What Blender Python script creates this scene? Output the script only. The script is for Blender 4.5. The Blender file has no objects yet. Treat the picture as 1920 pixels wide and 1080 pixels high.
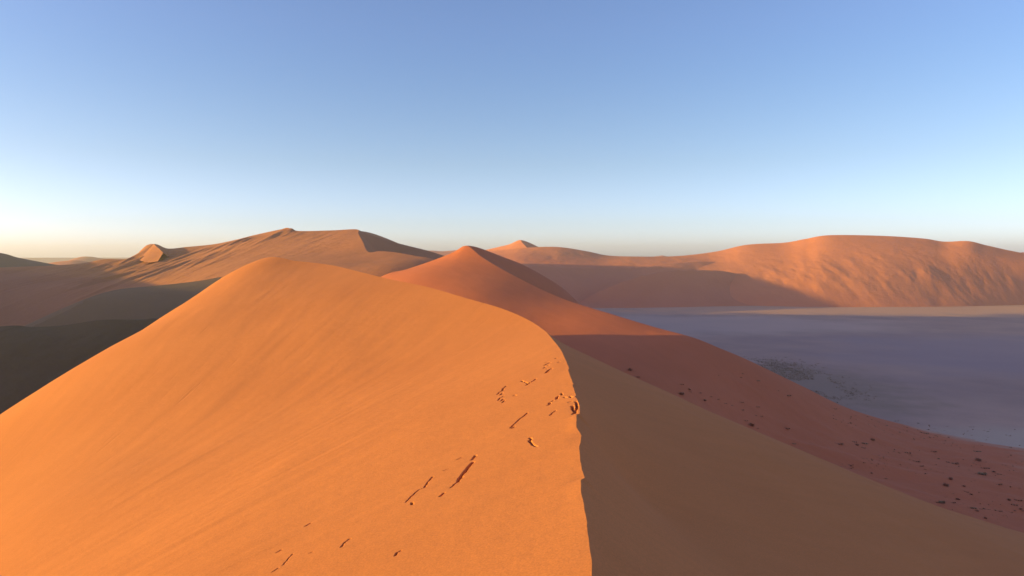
import bpy, math, random
import numpy as np

# ------------------------------------------------------------------ camera, sky, sun, exposure
F = 1321.0            # focal length in pixels of a 1920 px wide frame
HZ = 480.0            # horizon row
EYE = 60.0            # eye height above the plain
SUN_EL, SUN_AZ = math.radians(6.4), math.radians(-97)     # azimuth measured clockwise from the view direction (+Y)
sc = bpy.context.scene
cd = bpy.data.cameras.new("camera"); cam = bpy.data.objects.new("camera", cd)
sc.collection.objects.link(cam); sc.camera = cam
cam.location = (0, 0, EYE); cam.rotation_euler = (math.radians(90), 0, 0)
cd.sensor_width = 36; cd.lens = F / 1920 * 36; cd.shift_y = -(540 - HZ) / 1920
cd.clip_start = 0.5; cd.clip_end = 60000

world = bpy.data.worlds.new("World"); sc.world = world; world.use_nodes = True
wn = world.node_tree
bg = wn.nodes["Background"]; bg.inputs["Strength"].default_value = 0.150 * 4
sky = wn.nodes.new("ShaderNodeTexSky"); sky.sky_type = 'NISHITA'; sky.sun_disc = False
sky.sun_elevation = SUN_EL; sky.sun_rotation = SUN_AZ
sky.altitude = 600; sky.air_density = 1.0; sky.dust_density = 1.6; sky.ozone_density = 1.6
# sky tinted by elevation, the same all round; unseen zenith lifted to lighten the shade
tcw = wn.nodes.new("ShaderNodeTexCoord"); sxw = wn.nodes.new("ShaderNodeSeparateXYZ"); wn.links.new(tcw.outputs["Generated"], sxw.inputs[0])
crw = wn.nodes.new("ShaderNodeValToRGB"); wn.links.new(sxw.outputs[2], crw.inputs[0])
crw.color_ramp.interpolation = 'B_SPLINE'; el = crw.color_ramp.elements
el[0].position = 0; el[0].color = (.42, .52, 1.15, 1); el[1].position = 1; el[1].color = (.33, .26, .33, 1)
for p_, c_ in ((.045, (.28, .32, .56)), (.13, (.25, .24, .29)), (.30, (.21, .235, .33))):
    e_ = el.new(p_); e_.color = (*c_, 1)
mxw = wn.nodes.new("ShaderNodeMix"); mxw.data_type = 'RGBA'; mxw.blend_type = 'MULTIPLY'; mxw.inputs[0].default_value = 1
wn.links.new(sky.outputs[0], mxw.inputs[6]); wn.links.new(crw.outputs[0], mxw.inputs[7])
wn.links.new(mxw.outputs[2], bg.inputs[0])

sd = bpy.data.lights.new("sun", 'SUN'); sun = bpy.data.objects.new("sun", sd); sc.collection.objects.link(sun)
sd.energy = 4.3; sd.angle = math.radians(0.55); sd.color = (1.0, 0.76, 0.07)
from mathutils import Vector
L = Vector((math.sin(SUN_AZ) * math.cos(SUN_EL), math.cos(SUN_AZ) * math.cos(SUN_EL), math.sin(SUN_EL)))
sun.rotation_euler = L.to_track_quat('Z', 'Y').to_euler(); sun.location = (-200, 0, 300)

vs = sc.view_settings
vs.view_transform = 'Standard'; vs.look = 'None'; vs.exposure = 0.80; vs.gamma = 1; vs.use_curve_mapping = False
sc.cycles.max_bounces = 6; sc.cycles.diffuse_bounces = 3; sc.cycles.volume_bounces = 0

rng = np.random.default_rng(7); random.seed(7)
COL = sc.collection

# ------------------------------------------------------------------ maths helpers (heights relative to the eye)
def P(px, py, d):
    return ((px - 960) / F * d, d, (HZ - py) / F * d)

def spline(ctrl, n):
    """Catmull-Rom through ctrl, resampled to n points evenly along its index."""
    c = np.asarray(ctrl, float); m = len(c)
    e = np.vstack([2 * c[0] - c[1], c, 2 * c[-1] - c[-2]])
    t = np.linspace(0, m - 1, n) if np.isscalar(n) else np.asarray(n)
    i = np.minimum(t.astype(int), m - 2); f = (t - i)[:, None]
    p0, p1, p2, p3 = e[i], e[i + 1], e[i + 2], e[i + 3]
    return .5 * (2 * p1 + (p2 - p0) * f + (2 * p0 - 5 * p1 + 4 * p2 - p3) * f**2 + (3 * p1 - p0 - 3 * p2 + p3) * f**3)

class Height:
    """Thin plate surface through scattered heights: a smooth wind-shaped flank."""
    def __init__(s, pts, smooth=1e-4):
        p = np.asarray(pts, float); s.c = p[:, :2] / 100
        n = len(p); K = s.k(s.c, s.c) + np.eye(n) * smooth
        Q = np.c_[np.ones(n), s.c]; A = np.block([[K, Q], [Q.T, np.zeros((3, 3))]])
        s.w = np.linalg.solve(A, np.r_[p[:, 2], np.zeros(3)])
    @staticmethod
    def k(a, b):
        r2 = ((a[:, None, :] - b[None]) ** 2).sum(-1)
        return .5 * r2 * np.log(r2 + 1e-12)
    def __call__(s, xy):
        xy = np.asarray(xy, float) / 100; out = np.empty(len(xy))
        for i in range(0, len(xy), 20000):
            q = xy[i:i + 20000]
            out[i:i + 20000] = s.k(q, s.c) @ s.w[:-3] + s.w[-3] + q @ s.w[-2:]
        return out

def vnoise(x, y, seed=0):
    """Smooth value noise, -1..1."""
    xi = np.floor(x).astype(np.int64); yi = np.floor(y).astype(np.int64)
    fx = x - xi; fy = y - yi; fx = fx * fx * (3 - 2 * fx); fy = fy * fy * (3 - 2 * fy)
    def h(a, b):
        n = (a * 374761393 + b * 668265263 + seed * 1442695041) & 0xffffffff
        n = ((n ^ (n >> 13)) * 1274126177) & 0xffffffff
        return ((n ^ (n >> 16)) & 0xffff) / 32767.5 - 1
    return (h(xi, yi) * (1 - fx) + h(xi + 1, yi) * fx) * (1 - fy) + (h(xi, yi + 1) * (1 - fx) + h(xi + 1, yi + 1) * fx) * fy
def fbm(x, y, seed=0, o=4):
    r = 0; a = 1; t = 0
    for k in range(o):
        r = r + a * vnoise(x * 2**k + 13.7 * k, y * 2**k - 7.1 * k, seed + k); t += a; a *= .5
    return r / t

def flank(crest, far, H, nt, ns, pw=1.0, fx=None, tt=None):
    """grid of points from the crest line out to the far line; H gives the height."""
    C = spline(crest, nt if tt is None else tt)
    Fp = spline(far, np.linspace(0, len(far) - 1, len(C)) if tt is None else tt)
    nt = len(C)
    s = np.linspace(0, 1, ns) ** pw if np.isscalar(ns) else np.asarray(ns); ns = len(s)
    xy = C[:, None, :2] * (1 - s)[None, :, None] + Fp[:, None, :2] * s[None, :, None]
    z = H(xy.reshape(-1, 2)).reshape(nt, ns)
    z += (C[:, 2] - z[:, 0])[:, None] * (1 - s)[None] ** 6
    if fx is not None: z = z + fx(xy[..., 0], xy[..., 1], s[None] * np.ones((nt, 1)), z)
    return np.dstack([xy, z])

def mesh_from_grids(name, grids, mat, smooth=True, **props):
    V = []; Fc = []; off = 0
    for g, flip in grids:
        a, b = g.shape[:2]; V.append(g.reshape(-1, 3))
        idx = np.arange(a * b).reshape(a, b) + off
        q = np.stack([idx[:-1, :-1], idx[1:, :-1], idx[1:, 1:], idx[:-1, 1:]], -1).reshape(-1, 4)
        if flip: q = q[:, ::-1]
        Fc.append(q); off += a * b
    return mesh_np(name, np.vstack(V), np.vstack(Fc), mat, smooth, **props)

def mesh_np(name, V, Q, mat, smooth=True, **props):
    V = V + np.array([0, 0, EYE])
    me = bpy.data.meshes.new(name)
    me.vertices.add(len(V)); me.vertices.foreach_set("co", V.astype(np.float32).ravel())
    k = Q.shape[1]
    me.loops.add(Q.size); me.loops.foreach_set("vertex_index", Q.astype(np.int32).ravel())
    me.polygons.add(len(Q)); me.polygons.foreach_set("loop_start", np.arange(0, Q.size, k, dtype=np.int32))
    me.polygons.foreach_set("use_smooth", np.full(len(Q), smooth))
    me.update(calc_edges=True); me.validate()
    me.materials.append(mat)
    o = bpy.data.objects.new(name, me); COL.objects.link(o)
    for a, b in props.items(): o[a] = b
    return o

# ------------------------------------------------------------------ materials
def sand(name, base, alt, patch=40.0, streak=None, streak_amt=.25, grain=.0, bump_h=.3, bump_s=6.0, rough=.95, extra=None):
    """base / alt: two sand tints in broad patches; streak: (scale_across, scale_along, angle) wind streaks."""
    m = bpy.data.materials.new(name); m.use_nodes = True; nt = m.node_tree; N = nt.nodes; lk = nt.links.new
    b = N["Principled BSDF"]; b.inputs["Roughness"].default_value = rough
    b.inputs["Specular IOR Level"].default_value = .12
    tc = N.new("ShaderNodeTexCoord")
    n1 = N.new("ShaderNodeTexNoise"); n1.inputs["Scale"].default_value = 1 / patch; n1.inputs["Detail"].default_value = 6
    n1.inputs["Roughness"].default_value = .6
    lk(tc.outputs["Object"], n1.inputs["Vector"])
    r1 = N.new("ShaderNodeMapRange"); r1.inputs[1].default_value = .3; r1.inputs[2].default_value = .7
    lk(n1.outputs[0], r1.inputs[0])
    mx = N.new("ShaderNodeMix"); mx.data_type = 'RGBA'
    mx.inputs[6].default_value = (*base, 1); mx.inputs[7].default_value = (*alt, 1)
    lk(r1.outputs[0], mx.inputs[0]); col = mx.outputs[2]
    h = None
    # fine relief
    n2 = N.new("ShaderNodeTexNoise"); n2.inputs["Scale"].default_value = 1 / bump_s; n2.inputs["Detail"].default_value = 8
    n2.inputs["Roughness"].default_value = .65; lk(tc.outputs["Object"], n2.inputs["Vector"])
    h = n2.outputs[0]
    if streak:
        sa, sl, ang = streak
        mp0 = N.new("ShaderNodeMapping"); mp0.inputs["Rotation"].default_value = (0, 0, -math.radians(ang))
        lk(tc.outputs["Object"], mp0.inputs[0])
        if grain:      # on the near dune the wind streaks fan out from low on the windward foot
            sx0 = N.new("ShaderNodeSeparateXYZ"); lk(tc.outputs["Object"], sx0.inputs[0])
            ax = N.new("ShaderNodeMath"); ax.operation = 'ADD'; ax.inputs[1].default_value = 40; lk(sx0.outputs[0], ax.inputs[0])
            ay = N.new("ShaderNodeMath"); ay.operation = 'ADD'; ay.inputs[1].default_value = -8; lk(sx0.outputs[1], ay.inputs[0])
            at = N.new("ShaderNodeMath"); at.operation = 'ARCTAN2'; lk(ax.outputs[0], at.inputs[0]); lk(ay.outputs[0], at.inputs[1])
            a5 = N.new("ShaderNodeMath"); a5.operation = 'MULTIPLY'; a5.inputs[1].default_value = 50; lk(at.outputs[0], a5.inputs[0])
            cv = N.new("ShaderNodeCombineXYZ"); lk(ax.outputs[0], cv.inputs[0]); lk(ay.outputs[0], cv.inputs[1])
            ln_ = N.new("ShaderNodeVectorMath"); ln_.operation = 'LENGTH'; lk(cv.outputs[0], ln_.inputs[0])
            cf = N.new("ShaderNodeCombineXYZ"); lk(a5.outputs[0], cf.inputs[0]); lk(ln_.outputs["Value"], cf.inputs[1])
            mp0.inputs["Rotation"].default_value = (0, 0, 0); lk(cf.outputs[0], mp0.inputs[0])
        mp = N.new("ShaderNodeMapping"); mp.inputs["Scale"].default_value = (1 / sa, 1 / sl, 1 / sa * .5)
        lk(mp0.outputs[0], mp.inputs[0])
        n3 = N.new("ShaderNodeTexNoise"); n3.inputs["Scale"].default_value = 1; n3.inputs["Detail"].default_value = 5
        n3.inputs["Roughness"].default_value = .6; n3.inputs["Distortion"].default_value = .3
        lk(mp.outputs[0], n3.inputs["Vector"])
        mul = N.new("ShaderNodeMath"); mul.operation = 'MULTIPLY_ADD'; mul.inputs[1].default_value = streak_amt
        lk(n3.outputs[0], mul.inputs[0]); lk(h, mul.inputs[2]); h = mul.outputs[0]
        r3 = N.new("ShaderNodeMapRange"); r3.inputs[1].default_value = .35; r3.inputs[2].default_value = .7
        r3.inputs[3].default_value = .97; r3.inputs[4].default_value = 1.025
        lk(n3.outputs[0], r3.inputs[0])
        hv = N.new("ShaderNodeHueSaturation"); lk(r3.outputs[0], hv.inputs["Value"]); lk(col, hv.inputs["Color"]); col = hv.outputs[0]
    if grain:
        # thin, sparse slide lines: shallow grooves running with the streaks
        mg = N.new("ShaderNodeMapping"); mg.inputs["Scale"].default_value = (1 / .34, 1 / 9, 1 / 3); mg.inputs["Location"].default_value = (3, 7, 1)
        lk(mp0.outputs[0], mg.inputs[0])
        ng = N.new("ShaderNodeTexNoise"); ng.inputs["Scale"].default_value = 1; ng.inputs["Detail"].default_value = 2; ng.inputs["Distortion"].default_value = .15
        lk(mg.outputs[0], ng.inputs["Vector"])
        rg_ = N.new("ShaderNodeMapRange"); rg_.inputs[1].default_value = .64; rg_.inputs[2].default_value = .74; rg_.inputs[3].default_value = 0; rg_.inputs[4].default_value = -.5
        lk(ng.outputs[0], rg_.inputs[0])
        nm_ = N.new("ShaderNodeTexNoise"); nm_.inputs["Scale"].default_value = .07; lk(tc.outputs["Object"], nm_.inputs["Vector"])
        rm_ = N.new("ShaderNodeMapRange"); rm_.inputs[1].default_value = .45; rm_.inputs[2].default_value = .6; lk(nm_.outputs[0], rm_.inputs[0])
        mm_ = N.new("ShaderNodeMath"); mm_.operation = 'MULTIPLY'; lk(rg_.outputs[0], mm_.inputs[0]); lk(rm_.outputs[0], mm_.inputs[1])
        ah_ = N.new("ShaderNodeMath"); ah_.operation = 'ADD'; lk(mm_.outputs[0], ah_.inputs[0]); lk(h, ah_.inputs[1]); h = ah_.outputs[0]
        n4 = N.new("ShaderNodeTexNoise"); n4.inputs["Scale"].default_value = 14; n4.inputs["Detail"].default_value = 3
        lk(tc.outputs["Object"], n4.inputs["Vector"])
        r4 = N.new("ShaderNodeMapRange"); r4.inputs[1].default_value = .3; r4.inputs[2].default_value = .7
        r4.inputs[3].default_value = 1 - grain; r4.inputs[4].default_value = 1 + grain
        lk(n4.outputs[0], r4.inputs[0])
        hv = N.new("ShaderNodeHueSaturation"); lk(r4.outputs[0], hv.inputs["Value"]); lk(col, hv.inputs["Color"]); col = hv.outputs[0]
    if extra: col = extra(N, lk, tc, col)
    lk(col, b.inputs["Base Color"])
    bp = N.new("ShaderNodeBump"); bp.inputs["Strength"].default_value = 1; bp.inputs["Distance"].default_value = bump_h
    lk(h, bp.inputs["Height"]); lk(bp.outputs[0], b.inputs["Normal"])
    return m

RED = (.46, .205, .095); RED2 = (.40, .165, .072)
m_near = sand("orange_sand", (.67, .217, .068), (.62, .195, .06), 22, (.8, 22, -8), .14, .10, .05, 1.6)
def foot_gravel(N, lk, tc, col):
    """gravel and pale grit take over where the apron runs out onto the plain"""
    sx = N.new("ShaderNodeSeparateXYZ"); lk(tc.outputs["Object"], sx.inputs[0])
    nz = N.new("ShaderNodeTexNoise"); nz.inputs["Scale"].default_value = .09; nz.inputs["Detail"].default_value = 7; nz.inputs["Roughness"].default_value = .65
    mp = N.new("ShaderNodeMapping"); mp.inputs["Scale"].default_value = (.5, 1.4, 1); lk(tc.outputs["Object"], mp.inputs[0]); lk(mp.outputs[0], nz.inputs["Vector"])
    ad = N.new("ShaderNodeMath"); ad.operation = 'MULTIPLY_ADD'; ad.inputs[1].default_value = 7.0; lk(nz.outputs[0], ad.inputs[0]); lk(sx.outputs[2], ad.inputs[2])
    mr = N.new("ShaderNodeMapRange"); mr.interpolation_type = 'SMOOTHSTEP'; mr.inputs[1].default_value = 4; mr.inputs[2].default_value = 8.5; mr.inputs[3].default_value = .7; mr.inputs[4].default_value = 0
    lk(ad.outputs[0], mr.inputs[0])
    mx = N.new("ShaderNodeMix"); mx.data_type = 'RGBA'; mx.inputs[7].default_value = (.60, .37, .25, 1)
    lk(mr.outputs[0], mx.inputs[0]); lk(col, mx.inputs[6]); return mx.outputs[2]
m_mid = sand("red_sand", (.64, .172, .072), (.59, .153, .062), 30, (2, 18, 30), .3, 0, .12, 6, extra=foot_gravel)
m_far = sand("far_dune_sand", (.73, .238, .115), (.67, .212, .10), 90, None, 0, 0, .8, 14)
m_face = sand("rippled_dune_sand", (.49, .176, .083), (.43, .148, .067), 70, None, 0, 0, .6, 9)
m_shade_tone = sand("shade_toned_dune_sand", (.26, .14, .075), (.21, .11, .058), 60, None, 0, 0, .5, 12)  # sand darkened to stand in for the shade on the left dunes
m_valley_shade = sand("shade_toned_valley_sand", (.15, .085, .045), (.11, .063, .034), 60, (14, 60, 60), .6, 0, .8, 12)  # the left valley's deep shade is put into this sand colour

# ------------------------------------------------------------------ near dune
near_crest = [(9, -140, -14), (5, -80, -11), (2.6, -40, -9.6), (1.7, -10, -8.9), (1.8, 6, -8.6),
              P(1110, 1080, 18.5), P(1101, 980, 22), P(1091, 900, 26.2), P(1086, 820, 32), P(1082, 760, 38), P(1068, 700, 47),
              P(1046, 650, 60), P(1006, 609, 78), P(945, 580, 90), P(870, 558, 101), P(800, 538, 112), P(720, 521, 127),
              P(668, 508, 140), P(620, 497, 154), P(560, 490, 163), P(486, 487, 172), (-80, 181, -11), (-98, 194, -24), (-130, 212, -44), (-190, 240, -62)]
sil = [P(0, 783, 105), P(100, 714, 114), P(200, 655, 124), P(300, 600, 136), P(350, 566, 146), P(400, 535, 156), P(445, 505, 166)]
crS = spline(near_crest, 90)
W = [tuple(p) for p in crS]
for x, y, z in sil:
    W.append((x, y, z))
    for k, dz in ((12, 8.2), (26, 18), (60, 42)):
        zz = z - dz
        if zz > -66: W.append((x - .94 * k, y - .34 * k, zz))
for y in (-120, -70, -30, 0, 30):
    for w, z in ((15, 3.9), (30, 9.6), (45, 17.6), (60, 28), (80, 42), (105, 56)):
        W.append((2 - w, y, (-9 - max(0, -y) * .03) - z))
W += [P(600, 700, 80), P(300, 850, 65), P(100, 940, 58), (-110, 60, -51), (-125, 90, -58), (-140, 60, -66)]
Hn = Height(W, 3e-4)
far_w = []
for i, p in enumerate(near_crest):
    x, y, z = p
    far_w.append(None)
fw = [(-150, -160), (-150, -110), (-150, -80), (-150, -60), (-150, -45), (-150, -35), (-150, -28), (-150, -20), (-150, -12), (-150, -4), (-152, 5),
      (-154, 18), (-156, 35), (-160, 48), (-163, 60), (-166, 74), (-170, 90), (-174, 104), (-178, 118), (-182, 132), (-186, 148), (-190, 168), (-200, 190), (-210, 212), (-222, 236)]
def xyz(p): return (p[0], p[1], 0)

shoulder = [P(1040, 633, 70), P(1100, 664, 67), P(1170, 699, 68), P(1243, 736, 70), P(1333, 783, 73), P(1420, 825, 76), P(1520, 872, 80), P(1600, 909, 83), P(1707, 950, 88), P(1775, 978, 93), P(1908, 1024, 102), P(2100, 1080, 116)]
Ls = [tuple(p) for p in crS]
for x, y, z in shoulder:
    Ls.append((x, y, z))
    for k, dz in ((9, 4.6), (22, 13), (40, 24)):
        if z - dz > -66: Ls.append((x + .45 * k, y + .89 * k, z - dz))
for y in (-100, -60, -20, 10, 35):
    for w, z in ((4, 2.6), (10, 6.0), (22, 12.2), (38, 19.6), (60, 29), (85, 40), (112, 50), (150, 60)):
        Ls.append((2 + w, y - w * .15, -9 - max(0, -y) * .03 - z))
Ls += [(-10, 135, -22), (0, 150, -34), (-30, 165, -22), (-45, 185, -17), (-20, 180, -36), (-60, 200, -22), (-50, 215, -36), (-90, 215, -30), (-90, 235, -44), (-120, 240, -44), (20, 140, -38), (30, 120, -36)]
Hl = Height(Ls, 3e-4)
fl = [(190, -190), (185, -130), (180, -100), (176, -75), (174, -55), (172, -35), (170, -15), (168, 5), (164, 25), (158, 45), (152, 62),
      (144, 80), (125, 110), (95, 130), (70, 150), (50, 165), (34, 180), (10, 200), (-10, 220), (-28, 235), (-45, 250), (-75, 262), (-110, 275), (-150, 285), (-200, 300)]

def FA(x, y): return np.arctan2(x + 40, y - 8) * 50
def FR(x, y): return np.hypot(x + 40, y - 8)
def ridge_noise(x, y, s, z):
    d = np.hypot(x, y)
    e = np.clip(s * 8, 0, 1) * np.clip(1 - s, 0, 1)
    return e * (.25 * fbm(x / 14, y / 40, 3) + .05 * fbm(FA(x, y) / 1.3, FR(x, y) / 12, 9, 3)
                - .09 * np.maximum(0, fbm(FA(x, y) / 1.0 + 40, FR(x, y) / 22, 12, 2) - .3) * np.clip((fbm(x / 20, y / 20, 14, 2) + .3) * 3, 0, 1))

# crest parameter: ticks dense near the eye
tt = np.concatenate([np.linspace(0, 4, 60)[:-1], np.linspace(4, 12, 900)[:-1], np.linspace(12, 20, 420)[:-1], np.linspace(20, 24, 60)])
ss = np.concatenate([np.linspace(0, .13, 190)[:-1], .13 + .87 * np.linspace(0, 1, 200) ** 1.3])

# a broken, crumbly edge where damp crust has given way
EDGE = [(600, 0), (609, 1006), (623, 1025), (645, 1043.5), (658, 1053), (676, 1061), (692, 1067.5), (693, 1065), (718, 1074), (720, 1075.5), (721, 1073), (742, 1080), (744, 1078), (748, 1082), (763, 1087), (776, 1086.7), (777, 1080.8), (787, 1081), (800, 1080.5), (817, 1090), (826, 1088.5),
        (840, 1086), (862, 1088), (880, 1091), (896, 1097), (899, 1090), (901, 1089), (922, 1089), (935, 1092), (952, 1096), (980, 1101), (984, 1100), (1015, 1105), (1050, 1109), (1080, 1110)][1:]
def crest_wobble(C):
    d = np.hypot(C[:, 0], C[:, 1])
    arc = np.r_[0, np.cumsum(np.linalg.norm(np.diff(C, axis=0), axis=1))]
    py = HZ - C[:, 2] / C[:, 1] * F; px = 960 + C[:, 0] / C[:, 1] * F
    ok = (C[:, 1] > 18.2) & (C[:, 1] < 74)
    want = np.interp(py, [e[0] for e in EDGE], [e[1] for e in EDGE])
    w = np.where(ok, (want - px) * C[:, 1] / F, 0)
    amp = np.clip((90 - d) / 40, 0, 1) * np.clip((C[:, 1] + 5) / 15, 0, 1)
    w = w + (.02 + .03 * (~ok)) * fbm(arc / .5, arc * 0, 21, 4) * amp
    return w, arc
def add_wobble(g, side):
    C = g[:, 0].copy(); w, arc = crest_wobble(C)
    out = g[:, -1, :2] - g[:, 0, :2]; ln = np.linalg.norm(out, axis=1, keepdims=True); u = out / ln
    dist = np.linalg.norm(g[..., :2] - g[:, :1, :2], axis=2)
    fall = np.exp(-(dist / .45) ** 2)
    for a in (0, 1): g[..., a] += (w * (1 if side else 1))[:, None] * fall * np.array([1.0, .1])[a]
    return g

gw = flank(near_crest, [xyz(p) for p in fw], Hn, None, ss, fx=ridge_noise, tt=tt)
gl = flank(near_crest, [xyz(p) for p in fl], Hl, None, np.concatenate([np.linspace(0, .02, 12)[:-1], .02 + .98 * np.linspace(0, 1, 160) ** 1.6]), tt=tt,
           fx=lambda x, y, s, z: np.clip(s * 8, 0, 1) * (.22 * fbm(x / 16, y / 16, 31) + .07 * fbm((y + .2 * x) / 1.6, x / 14, 33, 3) + .10 * np.maximum(0, fbm((y + .2 * x) / 4, x / 18, 35, 3))))
gw = add_wobble(gw, 0); gl = add_wobble(gl, 1)

# cracks where the damp crust has slid: (width px, polyline) as seen, carved into the surface as real clefts
def z5(*p): return [(880 + a / 6, 620 + b / 6) for a, b in p]
def z6(*p): return [(720 + a / 4, 780 + b / 4) for a, b in p]
def z7(*p): return [(400 + a / 3, 900 + b / 3) for a, b in p]
CR = [(1.8, z5((322, 715), (345, 692), (372, 672), (385, 652), (418, 620))), (3.2, z5((352, 722), (378, 705))), (1.5, z5((318, 782), (350, 758), (380, 735))), (2.2, z5((352, 788), (382, 768))), (1.6, z5((382, 808), (400, 785))),
      (1.2, z5((498, 735), (520, 725), (538, 730))), (3, z5((582, 563), (602, 572))), (1.6, z5((618, 576), (642, 584))), (2.4, z5((650, 612), (665, 598), (684, 585))), (1.6, z5((645, 585), (665, 592))), (1.8, z5((690, 580), (730, 555), (750, 540))),
      (1.6, z5((862, 358), (885, 352))), (2.2, z5((850, 386), (880, 372), (908, 358))), (2, z5((838, 420), (856, 410))), (1.6, z5((866, 430), (880, 426))), (2.6, z5((858, 474), (878, 456), (900, 440), (928, 424))), (1.8, z5((878, 392), (895, 388))), (1.8, z5((962, 318), (978, 308))), (1.6, z5((1000, 354), (1014, 348))),
      (2.6, z5((878, 836), (896, 822), (914, 810))), (1.6, z5((924, 798), (942, 786))), (3.6, z5((980, 768), (990, 750), (1006, 735))), (1.8, z5((1038, 702), (1050, 722))), (2, z5((1068, 745), (1080, 755))), (1.8, z5((905, 952), (935, 926), (968, 898))),
      (3.2, z5((1128, 738), (1150, 750))), (3.2, z5((1128, 802), (1150, 792))), (4, z5((1166, 845), (1176, 880), (1180, 915), (1168, 938))), (3.4, z5((1202, 795), (1214, 830), (1212, 862), (1194, 900), (1188, 930))),
      (1.8, z5((470, 1095), (500, 1062), (540, 1020), (560, 995), (600, 965), (645, 925))), (3, z6((962, 92), (978, 82))),
      (2, z6((500, 535), (530, 508), (550, 490))), (4.5, z6((550, 490), (570, 462), (600, 425))), (5.5, z6((600, 425), (640, 378), (660, 345))), (4, z6((660, 328), (690, 298))), (4.5, z6((560, 478), (588, 458))),
      (1.7, z6((160, 645), (200, 608), (240, 575), (270, 555), (300, 535), (322, 510), (326, 494), (370, 455))), (2.5, z6((204, 648), (214, 660))), (2.6, z6((422, 602), (450, 576))), (1.5, z6((452, 408), (480, 392))), (1.2, z6((548, 330), (582, 308))),
      (3.4, z6((1094, 162), (1102, 176))), (4, z6((1096, 184), (1106, 200))), (3.4, z6((1106, 200), (1122, 214))), (3.2, z6((1122, 216), (1138, 228))), (2.2, z6((80, 1046), (105, 1026), (124, 1010))),
      (2.6, z7((520, 258), (542, 242))), (3, z7((358, 406), (378, 390))), (1.4, z7((386, 478), (412, 450), (442, 416))), (1.4, z7((336, 518), (366, 494))), (1.8, z7((718, 376), (742, 352), (766, 330))), (1.2, z7((542, 414), (556, 404)))]
ppx = 960 + gw[..., 0] / np.maximum(gw[..., 1], 1) * F; ppy = HZ - gw[..., 2] / np.maximum(gw[..., 1], 1) * F
sub = (gw[:, 0, 1] > 15) & (gw[:, 0, 1] < 75); rows = np.where(sub)[0]; i0, i1 = rows[0], rows[-1] + 1
j1 = int(np.searchsorted(ss, .2))
PX, PY = ppx[i0:i1, :j1], ppy[i0:i1, :j1]; GX, GY = gw[i0:i1, :j1, 0], gw[i0:i1, :j1, 1]
segs = []
for wpx, pl in CR:
    wp = []
    for a, b in pl:
        k = np.argmin((PX - a) ** 2 + (PY - b) ** 2); wp.append((GX.flat[k], GY.flat[k]))
    dd = np.mean([q[1] for q in wp]); hw = max(wpx * .5 / F * dd, .012)
    for q0, q1 in zip(wp[:-1], wp[1:]): segs.append((q0, q1, hw, wpx))
def seg_dist(x, y, q0, q1):
    dx, dy = q1[0] - q0[0], q1[1] - q0[1]; l2 = dx * dx + dy * dy + 1e-9
    t = np.clip(((x - q0[0]) * dx + (y - q0[1]) * dy) / l2, 0, 1)
    return np.hypot(x - q0[0] - t * dx, y - q0[1] - t * dy)
def carve(x, y):
    c = np.zeros_like(x); jx = .03 * fbm(x / .12, y / .12, 61, 3); jy = .03 * fbm(x / .12, y / .12, 62, 3)
    for q0, q1, hw, wpx in segs:
        near_ = (np.abs(x - (q0[0] + q1[0]) / 2) < 2.5) & (np.abs(y - (q0[1] + q1[1]) / 2) < 4)
        if not near_.any(): continue
        d_ = seg_dist(x[near_] + jx[near_], y[near_] + jy[near_], q0, q1)
        h_ = hw * (2.1 if wpx < 3 else 1.5)                              # seen at a flat angle, a cleft must be wider on the ground
        prof = np.clip((h_ - d_) / (h_ * .35 + .01), 0, 1)
        c[near_] = np.maximum(c[near_], prof * min(.5, h_ * 3.0 + .08))
    return c
nt_, ns_ = gw.shape[:2]
cx = (gw[:-1, :-1, :2] + gw[1:, 1:, :2]) / 2; mask = np.zeros(cx.shape[:2], bool)
for q0, q1, hw, wpx in segs:
    a0 = np.abs(cx[i0:i1, :j1, 1] - (q0[1] + q1[1]) / 2) < 4
    mask[i0:i1, :j1] |= (seg_dist(cx[i0:i1, :j1, 0], cx[i0:i1, :j1, 1], q0, q1) < hw * 2.2 + .16) & a0
def lerp_sub(g, I, J, k):
    u = np.linspace(0, 1, k + 1); U, V_ = np.meshgrid(u, u, indexing='ij')
    a, b, c, d = g[I, J], g[I + 1, J], g[I + 1, J + 1], g[I, J + 1]
    return (a[:, None, None] * ((1 - U) * (1 - V_))[None, ..., None] + b[:, None, None] * (U * (1 - V_))[None, ..., None]
            + c[:, None, None] * (U * V_)[None, ..., None] + d[:, None, None] * ((1 - U) * V_)[None, ..., None])
def near_mesh():
    V = [gw.reshape(-1, 3)]; idx = np.arange(nt_ * ns_).reshape(nt_, ns_)
    q = np.stack([idx[:-1, :-1], idx[1:, :-1], idx[1:, 1:], idx[:-1, 1:]], -1)
    Q = [q[~mask]]; off = nt_ * ns_; k = 4
    I, J = np.where(mask)
    # one fine grid over every masked cell, vertices shared by their position on the fine lattice
    S = lerp_sub(gw, I, J, k); A = (I[:, None, None] * k + np.arange(k + 1)[None, :, None]); B_ = (J[:, None, None] * k + np.arange(k + 1)[None, None, :])
    key = (A * (ns_ * k + 1) + B_).ravel(); uq, first, inv = np.unique(key, return_index=True, return_inverse=True)
    P_ = S.reshape(-1, 3)[first].copy(); P_[:, 2] -= carve(P_[:, 0], P_[:, 1])
    inv = inv.reshape(len(I), k + 1, k + 1) + off
    Q.append(np.stack([inv[:, :-1, :-1], inv[:, 1:, :-1], inv[:, 1:, 1:], inv[:, :-1, 1:]], -1).reshape(-1, 4)); V.append(P_); off += len(P_)
    V.append(gl.reshape(-1, 3)); a, b = gl.shape[:2]; idl = np.arange(a * b).reshape(a, b) + off
    Q.append(np.stack([idl[:-1, :-1], idl[:-1, 1:], idl[1:, 1:], idl[1:, :-1]], -1).reshape(-1, 4))
    return np.vstack(V), np.vstack(Q)
_v, _q = near_mesh()
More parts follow.
